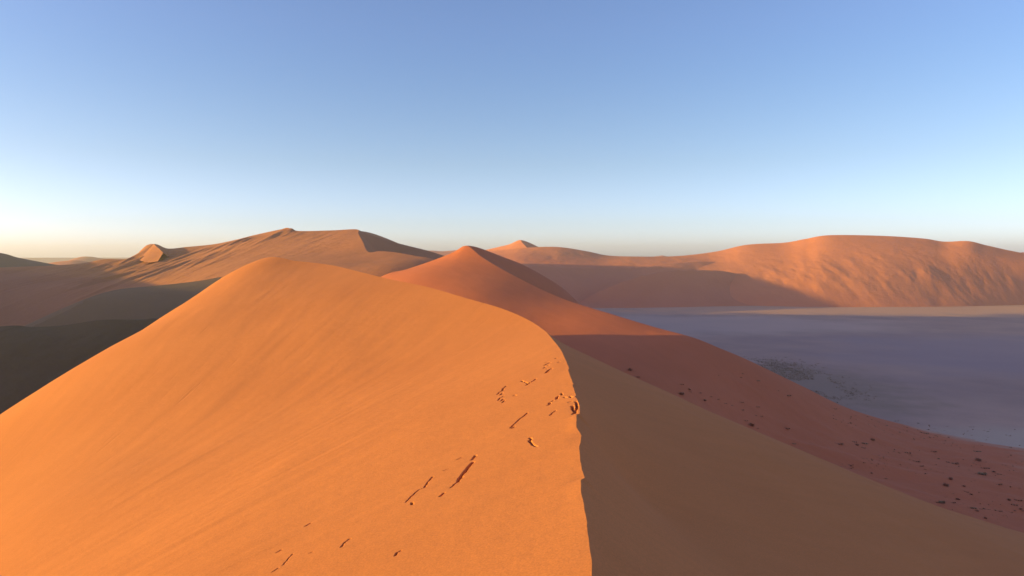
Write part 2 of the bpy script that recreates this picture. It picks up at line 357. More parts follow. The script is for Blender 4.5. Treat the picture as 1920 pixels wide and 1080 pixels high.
near = mesh_np("sand_dune", _v, _q, m_near, True, kind="structure")

# ------------------------------------------------------------------ mid dune (red pyramid)
mc = [(-120, 330, -56), (-85, 314, -26), P(710, 521, 300), P(765, 504, 300), P(815, 487, 302), P(850, 473, 302), P(875, 461, 302), P(905, 483, 288), P(960, 515, 265),
      P(1050, 558, 240), P(1150, 590, 219), P(1230, 614, 206), P(1300, 633, 196), P(1350, 653, 194), P(1400, 674, 196), P(1500, 722, 205), P(1600, 769, 218), P(1720, 802, 238), P(1900, 839, 222)]
mcS = spline(mc, 70)
Wm = [tuple(p) for p in mcS] + [P(1005, 608, 212), P(900, 552, 237), P(840, 530, 254), P(780, 520, 268), P(1100, 615, 205), P(1200, 632, 196), P(1150, 650, 186), P(1300, 700, 176), P(1300, 790, 150), P(1200, 720, 162), P(1400, 800, 160), P(1500, 850, 155),
      P(1500, 790, 176), P(1600, 830, 178), P(1700, 860, 180), P(1800, 900, 165), P(1900, 980, 140), P(1920, 900, 175), P(1920, 850, 203), (0, 175, -27), (15, 140, -36), (-20, 195, -25), (-50, 210, -28), (-60, 250, -22), (-80, 240, -36), (-100, 280, -38), (-130, 250, -54),
      (40, 110, -48), (60, 90, -54), (90, 90, -56), (130, 90, -58.5), (170, 110, -60), (200, 180, -61.5), (-130, 200, -60), (180, 60, -62), (180, 230, -62)]
Hm = Height(Wm, 3e-4)
mf = [(-160, 250), (-140, 230), (-115, 205), (-90, 190), (-70, 180), (-50, 172), (-35, 165), (-22, 155), (-10, 142), (5, 125), (22, 108), (42, 90), (66, 74), (90, 64), (115, 60), (145, 64), (175, 85), (200, 130), (212, 200)]
def nz_mid(x, y, s, z): return np.clip(s * 10, 0, 1) * ((1.5 * fbm(x / 40 + y / 60, y / 13, 41) + 1.3 * np.maximum(0, fbm(x / 30 + y / 40, y / 9, 45, 3))) * np.clip((-z - 27) / 16, 0.03, 1) + .05 * fbm(x / 5, y / 5, 43))
gm = flank(mc, [xyz(p) for p in mf], Hm, 300, 260, fx=nz_mid)
Bm = [tuple(p) for p in mcS] + [P(914, 474, 312), P(936, 482, 318), P(960, 493, 325), P(1010, 520, 330), P(1050, 541, 332), (12, 274, -16), (2, 285, -8), (30, 285, -27), (35, 250, -26), (50, 262, -35), (48, 228, -29), (70, 235, -41), (45, 315, -36), (90, 250, -51), (62, 215, -33), (75, 212, -39), (95, 225, -50),
      (-60, 322, -18), (-40, 332, -12), (-18, 345, -14), (-60, 350, -30), (-90, 345, -46), (0, 370, -38), (-20, 400, -54), (50, 360, -56), (100, 300, -60), (140, 270, -62), (120, 330, -62), (-120, 350, -60), (160, 280, -63), (60, 400, -63)]
Hb = Height(Bm, 3e-4)
mb = [(-150, 380), (-120, 390), (-95, 398), (-70, 402), (-45, 405), (-20, 405), (10, 402), (40, 392), (62, 375), (80, 355), (95, 335), (106, 318), (116, 302), (124, 292), (132, 285), (142, 278), (152, 274), (162, 272), (172, 275)]
gb = flank(mc, [xyz(p) for p in mb], Hb, 300, 120)
mid = mesh_from_grids("sand_dune", [(gm, True), (gb, False)], m_mid, kind="structure")

# ------------------------------------------------------------------ big rippled dune behind left, running down to the saddle
bc = [(-620, 640, -20), (-500, 645, -12), P(130, 496, 650), P(195, 486, 645), P(245, 484, 640), P(285, 458, 640), P(315, 466, 640), P(350, 463, 640), P(400, 458, 638), P(440, 450, 625), P(480, 440, 612), P(540, 428, 593),
      P(560, 433, 587), P(620, 432, 575), P(668, 430, 556), P(672, 438, 530), P(680, 453, 480), P(690, 472, 430), P(712, 471, 418), P(740, 473, 405), P(780, 480, 388), P(815, 487, 370), (-30, 350, -8), (-20, 335, -20)]
bcS = spline(bc, 90)
Wb = [tuple(p) for p in bcS] + [P(300, 530, 490), P(420, 515, 430), P(420, 480, 540), P(540, 470, 500), P(540, 500, 400), P(620, 470, 470), P(600, 512, 345), P(650, 508, 345), P(690, 490, 380), P(790, 495, 350), P(740, 510, 330), (-90, 290, -30), (-100, 262, -42),
      (-150, 300, -34), (-45, 315, -15), (-70, 260, -44), (-30, 305, -26), (-180, 340, -36), (-240, 400, -44), (-300, 430, -50), P(100, 540, 520), P(200, 520, 560), P(30, 530, 560), (-400, 430, -56), (-560, 480, -58), (-200, 280, -55), (-100, 235, -58), (-500, 400, -62), (-20, 300, -40)]
Hg = Height(Wb, 3e-4)
bf = [(-640, 380), (-560, 370), (-480, 360), (-440, 355), (-400, 350), (-370, 345), (-340, 340), (-320, 335), (-300, 330), (-280, 325), (-260, 315), (-240, 305), (-220, 295), (-200, 285), (-185, 275), (-170, 268), (-150, 260), (-130, 252), (-110, 246), (-90, 242), (-70, 240), (-45, 242), (-20, 250), (0, 262)]
def nz_big(x, y, s, z):
    e = np.clip(s * 14, 0, 1)
    r = fbm((x * .92 - y * .38) / 5.5, (y * .92 + x * .38) / 38, 51, 3)
    m = np.clip((y - 400) / 80, 0, 1) * np.clip((-x - 120) / 60, 0, 1)
    m2 = np.clip(.5 + 1.1 * fbm(x / 60, y / 60, 55, 2), 0.15, 1)
    return e * (2.6 * r * m * m2 + .5 * fbm(x / 40, y / 40, 57))
gg = flank(bc, [xyz(p) for p in bf], Hg, 620, 260, fx=nz_big)
Bb = [tuple(p) for p in bcS] + [P(700, 443, 574), P(730, 452, 584), P(760, 460, 592), P(800, 470, 602), P(840, 484, 612), P(900, 505, 625), (-60, 450, -26), (-90, 520, -8), (-30, 560, -20), (0, 660, -50), (40, 560, -50), (40, 450, -60), (10, 390, -50),
      (0, 345, -44), (70, 700, -60), (-230, 700, -24), (-150, 680, -30), (-150, 720, -14), (-150, 750, -5), (-300, 750, -20), (-200, 755, 5), (-200, 775, 14), (-200, 800, 22), (-197, 850, 30), (-197, 885, 31), (-195, 930, 26), (-150, 785, 3), (-150, 850, 20), (-150, 890, 18), (-160, 1000, -6), (-60, 880, -22), (0, 880, -55), (-60, 960, -30), (-300, 900, -40), (-250, 1060, -50), (-450, 760, -45), (-620, 760, -62), (30, 340, -62)]  # includes an unseen back ridge, shaped to cast shadow on the far slopes
Hbb = Height(Bb, 3e-4)
bb = [(-640, 800), (-600, 820), (-560, 840), (-520, 860), (-480, 870), (-440, 880), (-400, 900), (-360, 940), (-320, 980), (-280, 1030), (-240, 1070), (-190, 1080), (-120, 1060), (-20, 1000), (40, 900), (60, 800), (80, 700), (90, 620), (90, 560), (85, 510), (80, 460), (72, 410), (60, 370), (40, 335)]
gbb = flank(bc, [xyz(p) for p in bb], Hbb, 300, 140)
mesh_from_grids("sand_dune", [(gg, True), (gbb, False)], m_face, kind="structure")

# ------------------------------------------------------------------ generic two-sided dune from a crest, a near foot and a far foot
def dune(crest, near_ft, far_ft, mat, inner=(), back=(), nt=260, ns=110, fx=None, name="sand_dune", flip=True):
    cs = spline(crest, 50); nf = [(x, y, z) for x, y, z in near_ft]; ff = [(x, y, z) for x, y, z in far_ft]
    H1 = Height([tuple(p) for p in cs] + [tuple(p) for p in spline(nf, 25)] + list(inner), 3e-4)
    H2 = Height([tuple(p) for p in cs] + [tuple(p) for p in spline(ff, 25)] + list(back), 3e-4)
    # resample to the same number of controls
    a = spline(crest, 40); b = spline(nf, 40); c = spline(ff, 40)
    g1 = flank(a, b, H1, nt, ns, fx=fx); g2 = flank(a, c, H2, nt // 2, ns // 2)
    return mesh_from_grids(name, [(g1, flip), (g2, not flip)], mat, kind="structure")

# the two small slip-faced summits riding on the rippled dune
dune([P(262, 471, 645), P(275, 460, 642), P(287, 457.5, 640), P(292, 461, 628), P(299, 467, 615), P(306, 474, 600)],
     [P(255, 482, 640), P(258, 486, 620), P(262, 488, 605), P(268, 490, 595), P(280, 492, 588), P(296, 490, 582)],
     [P(285, 475, 680), P(305, 472, 680), P(325, 470, 670), P(328, 472, 650), P(324, 476, 630), P(316, 482, 605)], m_face, nt=120, ns=40)
dune([P(505, 440, 618), P(522, 432, 613), P(538, 427, 609), P(543, 430, 596), P(548, 434, 586), P(552, 440, 575)],
     [P(505, 450, 595), P(512, 452, 586), P(522, 453, 577), P(530, 454, 572), P(538, 455, 567), P(545, 455, 562)],
     [P(530, 440, 650), P(545, 438, 650), P(562, 435, 641), P(566, 437, 622), P(566, 441, 603), P(562, 446, 584)], m_face, nt=120, ns=40)
# dark crest on the left (in front of the rippled dune)
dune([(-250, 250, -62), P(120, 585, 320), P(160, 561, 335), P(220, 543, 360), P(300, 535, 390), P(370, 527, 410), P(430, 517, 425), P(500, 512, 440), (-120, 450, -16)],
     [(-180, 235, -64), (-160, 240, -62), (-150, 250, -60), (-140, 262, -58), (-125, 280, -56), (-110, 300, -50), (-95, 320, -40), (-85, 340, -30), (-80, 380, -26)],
     [(-300, 300, -64), (-290, 340, -62), (-290, 380, -60), (-285, 420, -56), (-270, 450, -50), (-240, 470, -44), (-210, 485, -36), (-180, 500, -30), (-140, 500, -24)], m_shade_tone)
# lowest dark dune at the left edge
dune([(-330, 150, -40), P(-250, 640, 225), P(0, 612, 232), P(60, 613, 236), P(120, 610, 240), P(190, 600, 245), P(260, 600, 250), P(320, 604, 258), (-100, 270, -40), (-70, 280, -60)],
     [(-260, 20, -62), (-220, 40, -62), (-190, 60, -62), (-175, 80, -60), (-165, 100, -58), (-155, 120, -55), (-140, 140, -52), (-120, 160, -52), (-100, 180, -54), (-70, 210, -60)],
     [(-400, 200, -62), (-340, 260, -60), (-290, 290, -56), (-260, 300, -54), (-230, 306, -53), (-200, 312, -53), (-170, 318, -53), (-140, 320, -53), (-100, 320, -55), (-60, 320, -62)], m_valley_shade,
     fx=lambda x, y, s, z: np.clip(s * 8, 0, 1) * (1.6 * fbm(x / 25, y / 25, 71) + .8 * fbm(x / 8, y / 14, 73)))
# great dune beyond the left edge of the frame: its shade fills the left valley; its shoulder shows at the edge
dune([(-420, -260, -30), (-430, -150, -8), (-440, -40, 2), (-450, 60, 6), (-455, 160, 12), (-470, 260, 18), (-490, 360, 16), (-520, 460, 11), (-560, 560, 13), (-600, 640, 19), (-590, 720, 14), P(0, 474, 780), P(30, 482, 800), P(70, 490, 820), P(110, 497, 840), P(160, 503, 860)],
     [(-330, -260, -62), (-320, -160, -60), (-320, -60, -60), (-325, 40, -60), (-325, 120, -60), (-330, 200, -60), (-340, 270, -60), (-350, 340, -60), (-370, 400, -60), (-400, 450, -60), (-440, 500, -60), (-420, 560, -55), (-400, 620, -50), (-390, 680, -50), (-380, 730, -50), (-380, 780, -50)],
     [(-700, -260, -62), (-720, -100, -62), (-740, 0, -62), (-760, 120, -62), (-780, 240, -62), (-800, 360, -62), (-820, 480, -62), (-840, 600, -62), (-860, 700, -62), (-860, 800, -62), (-840, 860, -62), (-780, 920, -62), (-720, 950, -62), (-680, 960, -62), (-640, 960, -62), (-600, 960, -62)], m_shade_tone)

# ------------------------------------------------------------------ far centre dune
def nz_c(x, y, s, z): return np.clip(s * 10, 0, 1) * (1.2 * fbm(x / 60, y / 60, 81) + .5 * fbm(x / 14, y / 30, 83))
def loft(rows, nt, ns, fx=None):
    R_ = [spline(r, nt) for r in rows]; A = np.stack(R_, 0); m = len(rows)
    e = np.concatenate([2 * A[:1] - A[1:2], A, 2 * A[-1:] - A[-2:-1]], 0)
    t = np.linspace(0, m - 1, ns); i = np.minimum(t.astype(int), m - 2); f = (t - i)[:, None, None]
    p0, p1, p2, p3 = e[i], e[i + 1], e[i + 2], e[i + 3]
    g = .5 * (2 * p1 + (p2 - p0) * f + (2 * p0 - 5 * p1 + 4 * p2 - p3) * f**2 + (3 * p1 - p0 - 3 * p2 + p3) * f**3)
    g = np.transpose(g, (1, 0, 2)).copy()
    if fx is not None: g[..., 2] += fx(g[..., 0], g[..., 1], np.linspace(0, 1, ns)[None] * np.ones((nt, 1)), g[..., 2])
    return g
def rowp(px, py, d): return [P(a, b, c) for a, b, c in zip(px, py, d)]
def footrow(px, d, e=1.5): return [P(a, HZ + 60 / c * F + e, c) for a, c in zip(px, d)]
def lofted(px, rows, foot, backd, mat, nt=300, ns=150, fx=None):
    rr = [rowp(px, y, d) for y, d in rows] + [footrow(px, foot)]
    bk = [rr[0], [((q[0]) * 1.04, q[1] + k * .5, q[2] * .6 - 22) for q, k in zip(rr[0], backd)], [(q[0] * 1.08, q[1] + k, -62) for q, k in zip(rr[0], backd)]]
    return mesh_from_grids("sand_dune", [(loft(rr, nt, ns, fx), True), (loft(bk, nt // 2, 40), False)], mat, kind="structure")
dune([P(860, 482, 1260), P(905, 470, 1235), P(935, 463, 1215), P(955, 458, 1205), P(974, 450, 1195), P(979, 455, 1180), P(986, 462, 1160), P(994, 472, 1140), P(1004, 487, 1100)],
     [P(850, 500, 1120), P(880, 500, 1080), P(900, 502, 1040), P(915, 505, 1000), P(930, 508, 970), P(940, 510, 950), P(955, 512, 940), P(970, 515, 925), P(990, 520, 905)],
     [P(880, 490, 1330), P(920, 490, 1330), P(960, 490, 1320), P(990, 489, 1300), P(1025, 482, 1260), P(1045, 482, 1200), P(1052, 487, 1150), P(1052, 495, 1100), P(1045, 508, 1040)], m_far, nt=200, ns=90)
def nz_r(x, y, s, z):
    e = np.clip(s * 10, 0, 1) * np.clip((1 - s) * 12, 0, 1)
    u = x * .985 + y * .17
    fl_ = np.abs(fbm(u / 26 + .25 * fbm(x / 60, y / 60, 90, 2), y / 160, 91, 3))
    low = np.clip((s - .35) / .3, 0, 1)
    return e * (1.1 * fbm(x / 70, y / 70, 93) + 1.5 * (.3 - fl_) * low * np.clip((x - 280) / 120, 0, 1) + 1.3 * fbm(x / 14, y / 22, 95, 3) * np.clip(1 - np.abs(s - .55) / .35, 0, 1))
# the far dunes: one range, from the pointed dune in the centre to the great dune on the right
e_px = [700, 820, 880, 915, 948, 985, 1045, 1100, 1140, 1200, 1270] + [1340, 1400, 1470, 1510, 1555, 1650, 1730, 1770, 1815, 1850, 1905, 1990, 2200]
def nz_range(x, y, s, z):
    k = np.clip((x / y * F + 960 - 1330) / 120, 0, 1)
    return nz_c(x, y, s, z) * (1 - k) + nz_r(x, y, s, z) * k
lofted(e_px, [([500, 484, 476, 471, 468, 464.5, 463, 471, 479, 481, 480] + [472, 459, 455, 448, 441, 442, 447, 453, 452, 460, 472, 487, 520], [1250, 1220, 1180, 1150, 1120, 1100, 1090, 1080, 1070, 1060, 1060] + [1058, 1048, 1030, 1015, 1000, 985, 972, 962, 950, 943, 935, 925, 900]),
              ([505, 492, 487, 484, 483, 482, 484, 488, 490, 490, 490] + [488, 481, 478, 472, 466, 466, 470, 474, 475, 481, 489, 502, 530], [1150, 1110, 1070, 1050, 1035, 1025, 1020, 1015, 1010, 1005, 1003] + [998, 984, 968, 958, 948, 936, 928, 923, 918, 915, 913, 908, 890]),
              ([520, 512, 508, 506, 505, 505, 505, 505, 505, 505, 507] + [512, 514, 513, 510, 508, 508, 510, 513, 516, 520, 524, 533, 550], [1050, 1010, 1000, 985, 975, 970, 968, 965, 965, 962, 950] + [930, 912, 900, 893, 887, 882, 882, 884, 886, 888, 892, 895, 885]),
              ([545, 543, 542, 541, 540, 540, 540, 540, 541, 543, 547] + [552, 553, 552, 551, 550, 550, 551, 552, 553, 554, 555, 558, 562], [960, 950, 945, 940, 935, 935, 935, 933, 930, 920, 900] + [878, 864, 856, 852, 849, 848, 852, 856, 860, 864, 872, 885, 880])],
       [930, 925, 920, 915, 912, 910, 908, 905, 902, 892, 875] + [857, 846, 836, 830, 827, 826, 830, 835, 841, 849, 860, 880, 875], [330] * 24, m_far, nt=760, ns=260, fx=nz_range)

# low dark ridges at the foot of the far dunes
m_px = [860, 930, 1000, 1060, 1100, 1150, 1200, 1260, 1330, 1400, 1470]
lofted(m_px, [([545, 512, 500, 502, 503, 504, 503, 494, 491, 493, 514], [860, 868, 880, 895, 908, 925, 944, 965, 985, 1000, 1005]),
              ([562, 545, 538, 537, 537, 536, 534, 528, 525, 527, 545], [835, 836, 842, 850, 858, 870, 884, 900, 915, 925, 920])],
       [808, 808, 810, 814, 820, 827, 834, 843, 850, 855, 858], [110] * 11, m_far, fx=nz_c)
n_px = [1080, 1120, 1176, 1237, 1300, 1360, 1410, 1450, 1500]
lofted(n_px, [([572, 548, 526, 511, 507, 509, 522, 541, 567], [826, 834, 846, 868, 892, 912, 918, 912, 900]),
              ([577, 566, 556, 549, 547, 548, 555, 563, 573], [818, 824, 832, 845, 860, 874, 880, 878, 872])],
       [806, 808, 812, 818, 826, 834, 840, 845, 850], [90] * 9, m_far, fx=nz_c)

# distant dunes on the skyline
def skyline(pts, d, depth, mat=None, seed=0):
    cr = [P(a, b, d) for a, b in pts]
    nf = [P(a, HZ + 60 / (d - depth) * F + 2, d - depth) for a, b in pts]
    ff = [P(a, HZ + 60 / (d + depth) * F + 2, d + depth) for a, b in pts]
    dune(cr, nf, ff, mat or m_far, nt=120, ns=30, fx=lambda x, y, s, z: np.clip(s * 10, 0, 1) * d / 500 * fbm(x / d * 14, y / d * 14, seed))
skyline([(60, 505), (90, 494), (105, 491), (125, 489), (140, 488), (165, 491), (200, 500), (240, 510)], 1500, 300, seed=1)
skyline([(120, 500), (138, 489), (150, 482), (165, 481), (182, 483), (200, 488), (230, 500)], 2300, 400, seed=2)
skyline([(700, 500), (760, 476), (800, 470), (830, 471), (860, 469), (880, 472), (930, 480), (1000, 500)], 2200, 450, seed=3)
skyline([(1180, 495), (1215, 483), (1235, 480), (1243, 479), (1252, 481), (1290, 486), (1340, 500)], 2600, 400, seed=4)
skyline([(1780, 520), (1840, 482), (1880, 472), (1905, 474), (1930, 473), (2000, 478), (2150, 500)], 1500, 350, seed=5)

# ------------------------------------------------------------------ the plain
def plain_col(N, lk, tc, col):
    sx = N.new("ShaderNodeSeparateXYZ"); lk(tc.outputs["Object"], sx.inputs[0])
    # pale gravel pan near (210..330, 215..270)
    def spot(cx, cy, rx, ry, rgb, amt, col, sc_=30):
        a = N.new("ShaderNodeMath"); a.operation = 'MULTIPLY_ADD'; a.inputs[1].default_value = 1 / rx; a.inputs[2].default_value = -cx / rx; lk(sx.outputs[0], a.inputs[0])
        b = N.new("ShaderNodeMath"); b.operation = 'MULTIPLY_ADD'; b.inputs[1].default_value = 1 / ry; b.inputs[2].default_value = -cy / ry; lk(sx.outputs[1], b.inputs[0])
        cb = N.new("ShaderNodeCombineXYZ"); lk(a.outputs[0], cb.inputs[0]); lk(b.outputs[0], cb.inputs[1])
        ln = N.new("ShaderNodeVectorMath"); ln.operation = 'LENGTH'; lk(cb.outputs[0], ln.inputs[0])
        nz = N.new("ShaderNodeTexNoise"); nz.inputs["Scale"].default_value = 1 / sc_; nz.inputs["Detail"].default_value = 6; lk(tc.outputs["Object"], nz.inputs["Vector"])
        ad = N.new("ShaderNodeMath"); ad.operation = 'MULTIPLY_ADD'; ad.inputs[1].default_value = 1.2; lk(nz.outputs[0], ad.inputs[0]); lk(ln.outputs["Value"], ad.inputs[2])
        mr = N.new("ShaderNodeMapRange"); mr.interpolation_type = 'SMOOTHSTEP'; mr.inputs[1].default_value = 1.1; mr.inputs[2].default_value = 1.9; mr.inputs[3].default_value = amt; mr.inputs[4].default_value = 0
        lk(ad.outputs[0], mr.inputs[0])
        mx = N.new("ShaderNodeMix"); mx.data_type = 'RGBA'; mx.inputs[7].default_value = (*rgb, 1)
        lk(mr.outputs[0], mx.inputs[0]); lk(col, mx.inputs[6]); return mx.outputs[2]
    col = spot(190, 222, 75, 26, (.62, .41, .29), .9, col)
    col = spot(330, 430, 150, 110, (.42, .27, .25), .75, col, 60)
    col = spot(180, 620, 160, 90, (.66, .42, .32), .6, col, 70)
    col = spot(130, 330, 50, 70, (.36, .22, .14), .7, col, 12)
    col = spot(420, 800, 420, 95, (.74, .38, .22), .95, col)
    return col
m_plain = sand("plain_gravel", (.60, .34, .24), (.43, .25, .195), 70, (30, 90, 60), .5, 0, .25, 5, extra=plain_col)
r = np.concatenate([np.linspace(0, 1200, 180)[:-1], 1200 * (25 ** np.linspace(0, 1, 60))])
th = np.linspace(-math.pi, math.pi, 361)
R, T = np.meshgrid(r, th, indexing='ij')
X, Y = R * np.sin(T), R * np.cos(T)
Z = -60 + .5 * fbm(X / 90, Y / 90, 101) * np.clip(R / 100, 0, 1)
g = np.dstack([X, Y, Z])
ground = mesh_from_grids("ground", [(g, True)], m_plain, kind="structure")

# ------------------------------------------------------------------ morning haze
hm = bpy.data.materials.new("haze"); hm.use_nodes = True; ht = hm.node_tree; ht.nodes.clear()
ho = ht.nodes.new("ShaderNodeOutputMaterial"); hv = ht.nodes.new("ShaderNodeVolumePrincipled")
hv.inputs["Density"].default_value = .00015; hv.inputs["Color"].default_value = (.96, .87, .88, 1); hv.inputs["Anisotropy"].default_value = .25
ht.links.new(hv.outputs[0], ho.inputs["Volume"])
B = np.array([[x, y, z] for x in (-2600, 2600) for y in (-900, 3400) for z in (-62, 48)], float)
mesh_np("haze", B, np.array([[0, 1, 3, 2], [4, 6, 7, 5], [0, 4, 5, 1], [2, 3, 7, 6], [0, 2, 6, 4], [1, 5, 7, 3]]), hm, False, kind="stuff")

# ------------------------------------------------------------------ desert tufts on the shaded apron, each standing on the ground
from mathutils.bvhtree import BVHTree
def bvh(o):
    me = o.data; n = len(me.vertices); co = np.empty(n * 3, np.float32); me.vertices.foreach_get("co", co)
    q = np.empty(len(me.polygons) * 4, np.int32); me.loops.foreach_get("vertex_index", q)
    return BVHTree.FromPolygons(co.reshape(-1, 3).tolist(), q.reshape(-1, 4).tolist())
T_mid, T_gr = bvh(mid), bvh(ground)
nl = mesh_from_grids("tmp", [(gl[::6, ::3], True)], m_near); T_near = bvh(nl); bpy.data.objects.remove(nl)
def land(px, py):
    d = Vector(((px - 960) / F, 1, (HZ - py) / F)).normalized(); best = None
    for t, nm in ((T_mid, 'mid'), (T_gr, 'ground'), (T_near, 'near')):
        h = t.ray_cast(Vector((0, 0, EYE)), d)
        if h[0] is not None and (best is None or h[3] < best[1]): best = (h[0], h[3], nm)
    return best
def tuft_mat(name, c1, c2):
    m = bpy.data.materials.new(name); m.use_nodes = True; nt = m.node_tree; b = nt.nodes["Principled BSDF"]
    b.inputs["Roughness"].default_value = .9; b.inputs["Specular IOR Level"].default_value = .1
    tc = nt.nodes.new("ShaderNodeTexCoord"); n = nt.nodes.new("ShaderNodeTexNoise"); n.inputs["Scale"].default_value = 5
    nt.links.new(tc.outputs["Object"], n.inputs["Vector"])
    mx = nt.nodes.new("ShaderNodeMix"); mx.data_type = 'RGBA'; mx.inputs[6].default_value = (*c1, 1); mx.inputs[7].default_value = (*c2, 1)
    nt.links.new(n.outputs[0], mx.inputs[0]); nt.links.new(mx.outputs[2], b.inputs["Base Color"]); return m
m_tuft = tuft_mat("dry_tuft", (.38, .14, .075), (.48, .22, .11))
m_green = tuft_mat("grey_green_tuft", (.30, .17, .09), (.40, .25, .13))
def tuft_geo(rg, n=70, r=.5, h=.5, stretch=1.0):
    """a clump of stiff stems fanning out of a low root ball, unit size about one metre across"""
    V, Q = [], []
    lobes = [(lo * .3 * stretch + rg.normal(0, .04), rg.normal(0, .08), rg.uniform(.5, 1)) for lo in (-.9, -.35, .25, .8)]
    for i in range(n):
        lx, ly, ls = lobes[i % 4]; a = rg.uniform(0, 6.283); lean = rg.uniform(.15, 1.1); ln = h * ls * rg.uniform(.55, 1.1)
        bx, by = lx + rg.normal(0, .07), ly + rg.normal(0, .07)
        dx, dy = math.cos(a) * math.sin(lean), math.sin(a) * math.sin(lean); dz = math.cos(lean)
        w = .055 * rg.uniform(.7, 1.4); px_, py_ = -math.sin(a) * w, math.cos(a) * w
        k = len(V); m1 = .55
        V += [(bx - px_ * .6, by - py_ * .6, -.05), (bx + px_ * .6, by + py_ * .6, -.05),
              (bx + dx * ln * m1 + px_, by + dy * ln * m1 + py_, dz * ln * m1 + .02), (bx + dx * ln * m1 - px_, by + dy * ln * m1 - py_, dz * ln * m1 + .02),
              (bx + dx * ln * 1.05 + px_ * .2, by + dy * ln * 1.05 + py_ * .2, dz * ln * .9), (bx + dx * ln * 1.05 - px_ * .2, by + dy * ln * 1.05 - py_ * .2, dz * ln * .9)]
        Q += [(k, k + 1, k + 2, k + 3), (k + 3, k + 2, k + 4, k + 5)]
    return np.array(V, float), np.array(Q)
variants = []
for i in range(8):
    v, q = tuft_geo(rng, 80 if i < 5 else 60, h=(.55, .45, .6, .4, .5, .35, .3, .38)[i], stretch=(1, 1.3, .9, 1.8, 1.1, 2.4, 2.0, 1.6)[i])
    me = bpy.data.meshes.new("desert_tuft"); me.from_pydata(v.tolist(), [], q.tolist()); me.materials.append(m_green if i in (1, 6) else m_tuft); variants.append(me)
n_tuft = 0; placed = []
def put(px, py, wpx, label, group=None, var=None, rot=None):
    global n_tuft
    h = land(px, py)
    if h is None or h[2] == 'near': return None
    me = variants[var if var is not None else rng.integers(0, 8)]
    o = bpy.data.objects.new("desert_tuft", me); COL.objects.link(o)
    p, dist, nm = h; sc_ = wpx / F * p.y * 1.02; placed_px = (px, py)
    placed.append((p.x, p.y))
    o.location = (p.x, p.y, p.z); o.scale = (sc_, sc_, sc_ * rng.uniform(.75, 1.05)); o.rotation_euler = (0, 0, rng.uniform(-.5, .5) if rot is None else rot)
    o["label"] = label; o["category"] = "shrub"
    if group: o["group"] = group
    n_tuft += 1; return o
G1 = "tufts on the shaded sand apron at lower right"
